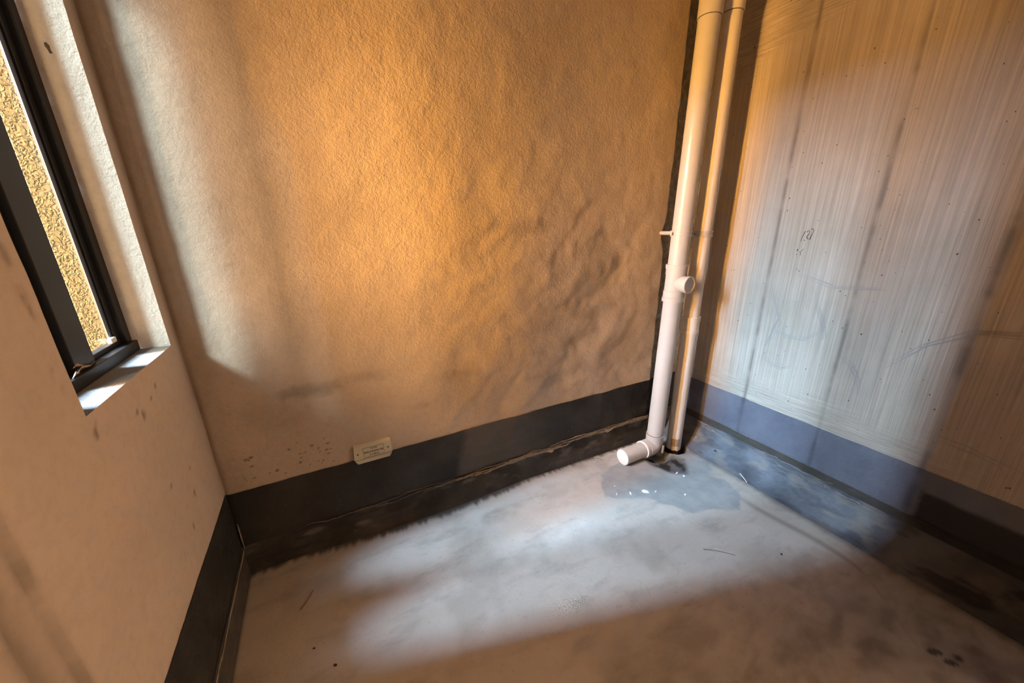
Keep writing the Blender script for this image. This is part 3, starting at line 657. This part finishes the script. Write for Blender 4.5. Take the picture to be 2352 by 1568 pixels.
# ------------------------------------------------------------------ ivory terminal box cover at the foot of the back wall
lx0, lx1, lzt, lzm, lzb = 0.008, 0.179, 0.476, 0.408, 0.380
yb = D-0.004
cov = thing('terminal_box', 'ivory terminal box cover with printed label on the back wall', 'box', ((lx0+lx1)/2, yb, lzb))
def loc(x, y, z): return Vector((x-(lx0+lx1)/2, y-yb, z-lzb))
def prism(name, pts, m, parent, bev=0.0):
    """pts: list of 8 corners bottom(4) top(4)"""
    bm = bmesh.new(); v = [bm.verts.new(p) for p in pts]
    for f in ((0, 1, 2, 3), (4, 7, 6, 5), (0, 4, 5, 1), (1, 5, 6, 2), (2, 6, 7, 3), (3, 7, 4, 0)): bm.faces.new([v[i] for i in f])
    if bev: bmesh.ops.bevel(bm, geom=list(bm.edges), offset=bev, segments=2, affect='EDGES')
    return link(name, bm_mesh(name, bm), m, parent, smooth=False)
y1 = yb-0.020
plate = prism('cover_plate', [loc(lx0, yb+0.003, lzm), loc(lx1, yb+0.003, lzm), loc(lx1, y1, lzm), loc(lx0, y1, lzm), loc(lx0+0.003, yb+0.003, lzt), loc(lx1-0.003, yb+0.003, lzt), loc(lx1-0.003, y1+0.001, lzt-0.006), loc(lx0+0.003, y1+0.001, lzt-0.006)], M_plate, cov, 0.001)
prism('lower_lip', [loc(lx0+0.014, yb+0.003, lzb+0.004), loc(lx1-0.014, yb+0.003, lzb+0.004), loc(lx1-0.014, y1+0.008, lzb), loc(lx0+0.014, y1+0.008, lzb), loc(lx0+0.002, yb+0.003, lzm-0.003), loc(lx1-0.002, yb+0.003, lzm-0.003), loc(lx1-0.002, y1-0.0005, lzm-0.003), loc(lx0+0.002, y1-0.0005, lzm-0.003)], M_plate, cov, 0.0008)
yf = y1-0.0005
def linebox(x0, x1, z0, z1): return (loc(x0, yf, z0), loc(x1, yf+0.0006, z1))
fx0, fx1, fz0, fz1 = 0.050, 0.142, lzm+0.004, lzt-0.014
for x0, x1, z0, z1 in ((fx0, fx1, fz1-0.001, fz1), (fx0, fx1, fz0, fz0+0.001), (fx0, fx0+0.001, fz0, fz1), (fx1-0.001, fx1, fz0, fz1)):
    a, b = linebox(x0, x1, z0, z1); box('printed_frame', (min(a.x, b.x), min(a.y, b.y), a.z), (max(a.x, b.x), max(a.y, b.y), b.z), M_screw, plate)
for x in (lx0+0.018, lx1-0.018): lathe('screw', [(0, 0.0034), (0.0015, 0.0034), (0.002, 0.0025)], M_screw, plate, 16, Matrix.Translation(loc(x, y1+0.0005, (lzm+lzt)/2-0.005)) @ Matrix.Rotation(math.radians(90), 4, 'X'))
def text(s, x, z, size, parent, m):
    cu = bpy.data.curves.new('t', 'FONT'); cu.body = s; cu.size = size; cu.align_x = 'CENTER'; cu.align_y = 'CENTER'; cu.extrude = 0.0002; cu.space_character = 1.05
    ob = bpy.data.objects.new('t', cu); C.objects.link(ob); dg = bpy.context.evaluated_depsgraph_get(); dg.update()
    me = bpy.data.meshes.new_from_object(ob.evaluated_get(dg)); bpy.data.objects.remove(ob)
    me.transform(Matrix.Translation(loc(x, yf, z)) @ Matrix.Rotation(math.radians(90), 4, 'X'))
    return link('printed_text', me, m, parent, smooth=False)
xm = (fx0+fx1)/2
text('TD28', xm, fz1-0.0085, 0.0125, plate, M_ink)
text('等电位联结端子箱', xm, (fz0+fz1)/2-0.001, 0.0105, plate, M_ink)
text('不可触动!', xm+0.002, fz0+0.0085, 0.0105, plate, M_ink)

# ------------------------------------------------------------------ small litter on the floor
def blob(name, loc3, s, m, label, cat, seed, sub=2, group=None):
    bm = bmesh.new(); bmesh.ops.create_icosphere(bm, subdivisions=sub, radius=1); r = np.random.default_rng(seed)
    for v in bm.verts:
        k = 1+0.28*(r.random()-0.5); v.co = Vector((v.co.x*s[0]*k, v.co.y*s[1]*k, v.co.z*s[2]*k+s[2]*0.9))
    o = link(name, bm_mesh(name, bm), m, None, smooth=sub > 1); o.location = loc3; o.rotation_euler.z = r.random()*6
    return tag(o, label, cat, group)
def fz(x, y): return float(floor_fn(np.array(x), np.array(y))[2])
blob('foam_lump', (2.150, 1.395, -0.012), (0.016, 0.016, 0.016), M_foam, 'round white foam lump against the right wall by the drain pipe', 'foam', 3, 3)
def chip(x, y, L, wd, a, m, label, cat, seed, group=None):
    r = np.random.default_rng(seed); bm = bmesh.new(); n = 7; pts = []
    for i in range(n):
        t = 2*math.pi*i/n; k = 0.7+0.6*r.random(); px, py = L*k*math.cos(t), wd*k*math.sin(t); pts.append((px*math.cos(a)-py*math.sin(a), px*math.sin(a)+py*math.cos(a)))
    lo = [bm.verts.new((p[0], p[1], 0.0)) for p in pts]; hi = [bm.verts.new((p[0]*0.9, p[1]*0.9, 0.003+0.003*r.random())) for p in pts]
    bm.faces.new(lo[::-1]); bm.faces.new(hi)
    for i in range(n): bm.faces.new((lo[i], lo[(i+1) % n], hi[(i+1) % n], hi[i]))
    o = link('plaster_chip', bm_mesh('plaster_chip', bm), m, None, smooth=False); o.location = (x, y, fz(x, y)+0.0005); return tag(o, label, cat, group)
g = 'pale chips on the damp patch'
chip(1.790, 1.205, 0.012, 0.006, 0.6, M_cap, 'bright white chip beside the black mud at the pipe foot', 'chip', 11)
chip(1.775, 1.245, 0.018, 0.005, 0.2, M_foam, 'long grey-white sliver lying in the black mud', 'chip', 12)
chip(1.470, 1.215, 0.022, 0.009, -0.9, M_foam, 'largest forked pale chip on the damp patch', 'chip', 13)
for x, y, L, wd, a, sd, lab in ((1.385, 1.24, 0.011, 0.004, 1.2, 14, 'thin slanting white sliver between the forked chip and the damp edge'), (1.310, 1.27, 0.010, 0.003, 0.8, 15, 'thin pale sliver at the damp edge farthest from the pipes'),
        (1.525, 1.185, 0.008, 0.005, 0.4, 16, 'stubby pale chip next to the large forked chip'), (1.655, 1.09, 0.006, 0.005, 0.1, 17, 'tiny round pale chip alone amid the damp patch'), (1.345, 1.325, 0.006, 0.004, 0.5, 18, 'tiny pale speck on the damp floor before the stub end plug')):
    chip(x, y, L, wd, a, M_foam, lab, 'chip', sd, g)
def rod(name, a, b, r0, m, label, cat, bendv=(0, 0, 0), n=8):
    bm = bmesh.new(); a = Vector(a); b = Vector(b); d = (b-a).normalized(); s = d.cross(Vector((0, 0, 1))).normalized(); t = s.cross(d); rings = []
    for i in range(n+1):
        f = i/n; c = (b-a)*f+Vector(bendv)*math.sin(math.pi*f); rr = r0*(1-0.35*f); rings.append([bm.verts.new(c+s*rr*math.cos(q)+t*rr*math.sin(q)) for q in np.linspace(0, 2*math.pi, 7)[:-1]])
    for i in range(n):
        for k in range(6): bm.faces.new((rings[i][k], rings[i][(k+1) % 6], rings[i+1][(k+1) % 6], rings[i+1][k]))
    bm.faces.new(rings[0][::-1]); bm.faces.new(rings[-1])
    o = link(name, bm_mesh(name, bm), m); o.location = a; return tag(o, label, cat)
rod('twig', (-0.272, 1.335, 0.002), (-0.227, 1.405, 0.002), 0.0016, M_twig, 'thin dark twig on the floor near the left wall', 'twig', (0.004, 0, 0))
rod('straw', (0.995, 0.735, -0.012), (1.012, 0.775, -0.012), 0.0018, M_straw, 'short yellow straw on the brown floor beyond the light', 'straw')
rod('twig', (1.40, 0.79, -0.027), (1.50, 0.70, -0.029), 0.0015, M_twig, 'long thin twig at the edge of the lit floor', 'twig', (0.004, 0.004, 0))
rod('plastic_strip', (1.395, 1.555, -0.005), (1.43, 1.535, -0.022), 0.0018, M_saltR, 'pale curled strip below the cracked cove of the back wall', 'strip', (0.008, 0.004, 0.004))
rod('plastic_strip', (2.045, 1.025, 0.0), (2.03, 0.97, -0.02), 0.0022, M_cap, 'white strip stuck on the cove of the combed wall', 'strip', (0.0, 0.0, 0.002))
blob('pebble', (-0.16, 1.06, fz(-0.16, 1.06)), (0.006, 0.004, 0.003), M_stone, 'dark pebble on the floor at the near end of the light beam', 'pebble', 21)
blob('pebble', (-0.225, 1.155, fz(-0.225, 1.155)), (0.004, 0.003, 0.002), M_stone, 'small olive pebble on the floor near the left wall', 'pebble', 22)
blob('pebble', (2.115, 1.235, 0.004), (0.007, 0.005, 0.005), M_stone, 'black pebble lodged on the cove of the combed wall', 'pebble', 23)
blob('pebble', (1.71, 0.61, fz(1.71, 0.61)), (0.005, 0.004, 0.003), M_stone, 'dark pebble on the pale floor beside the water track', 'pebble', 24)
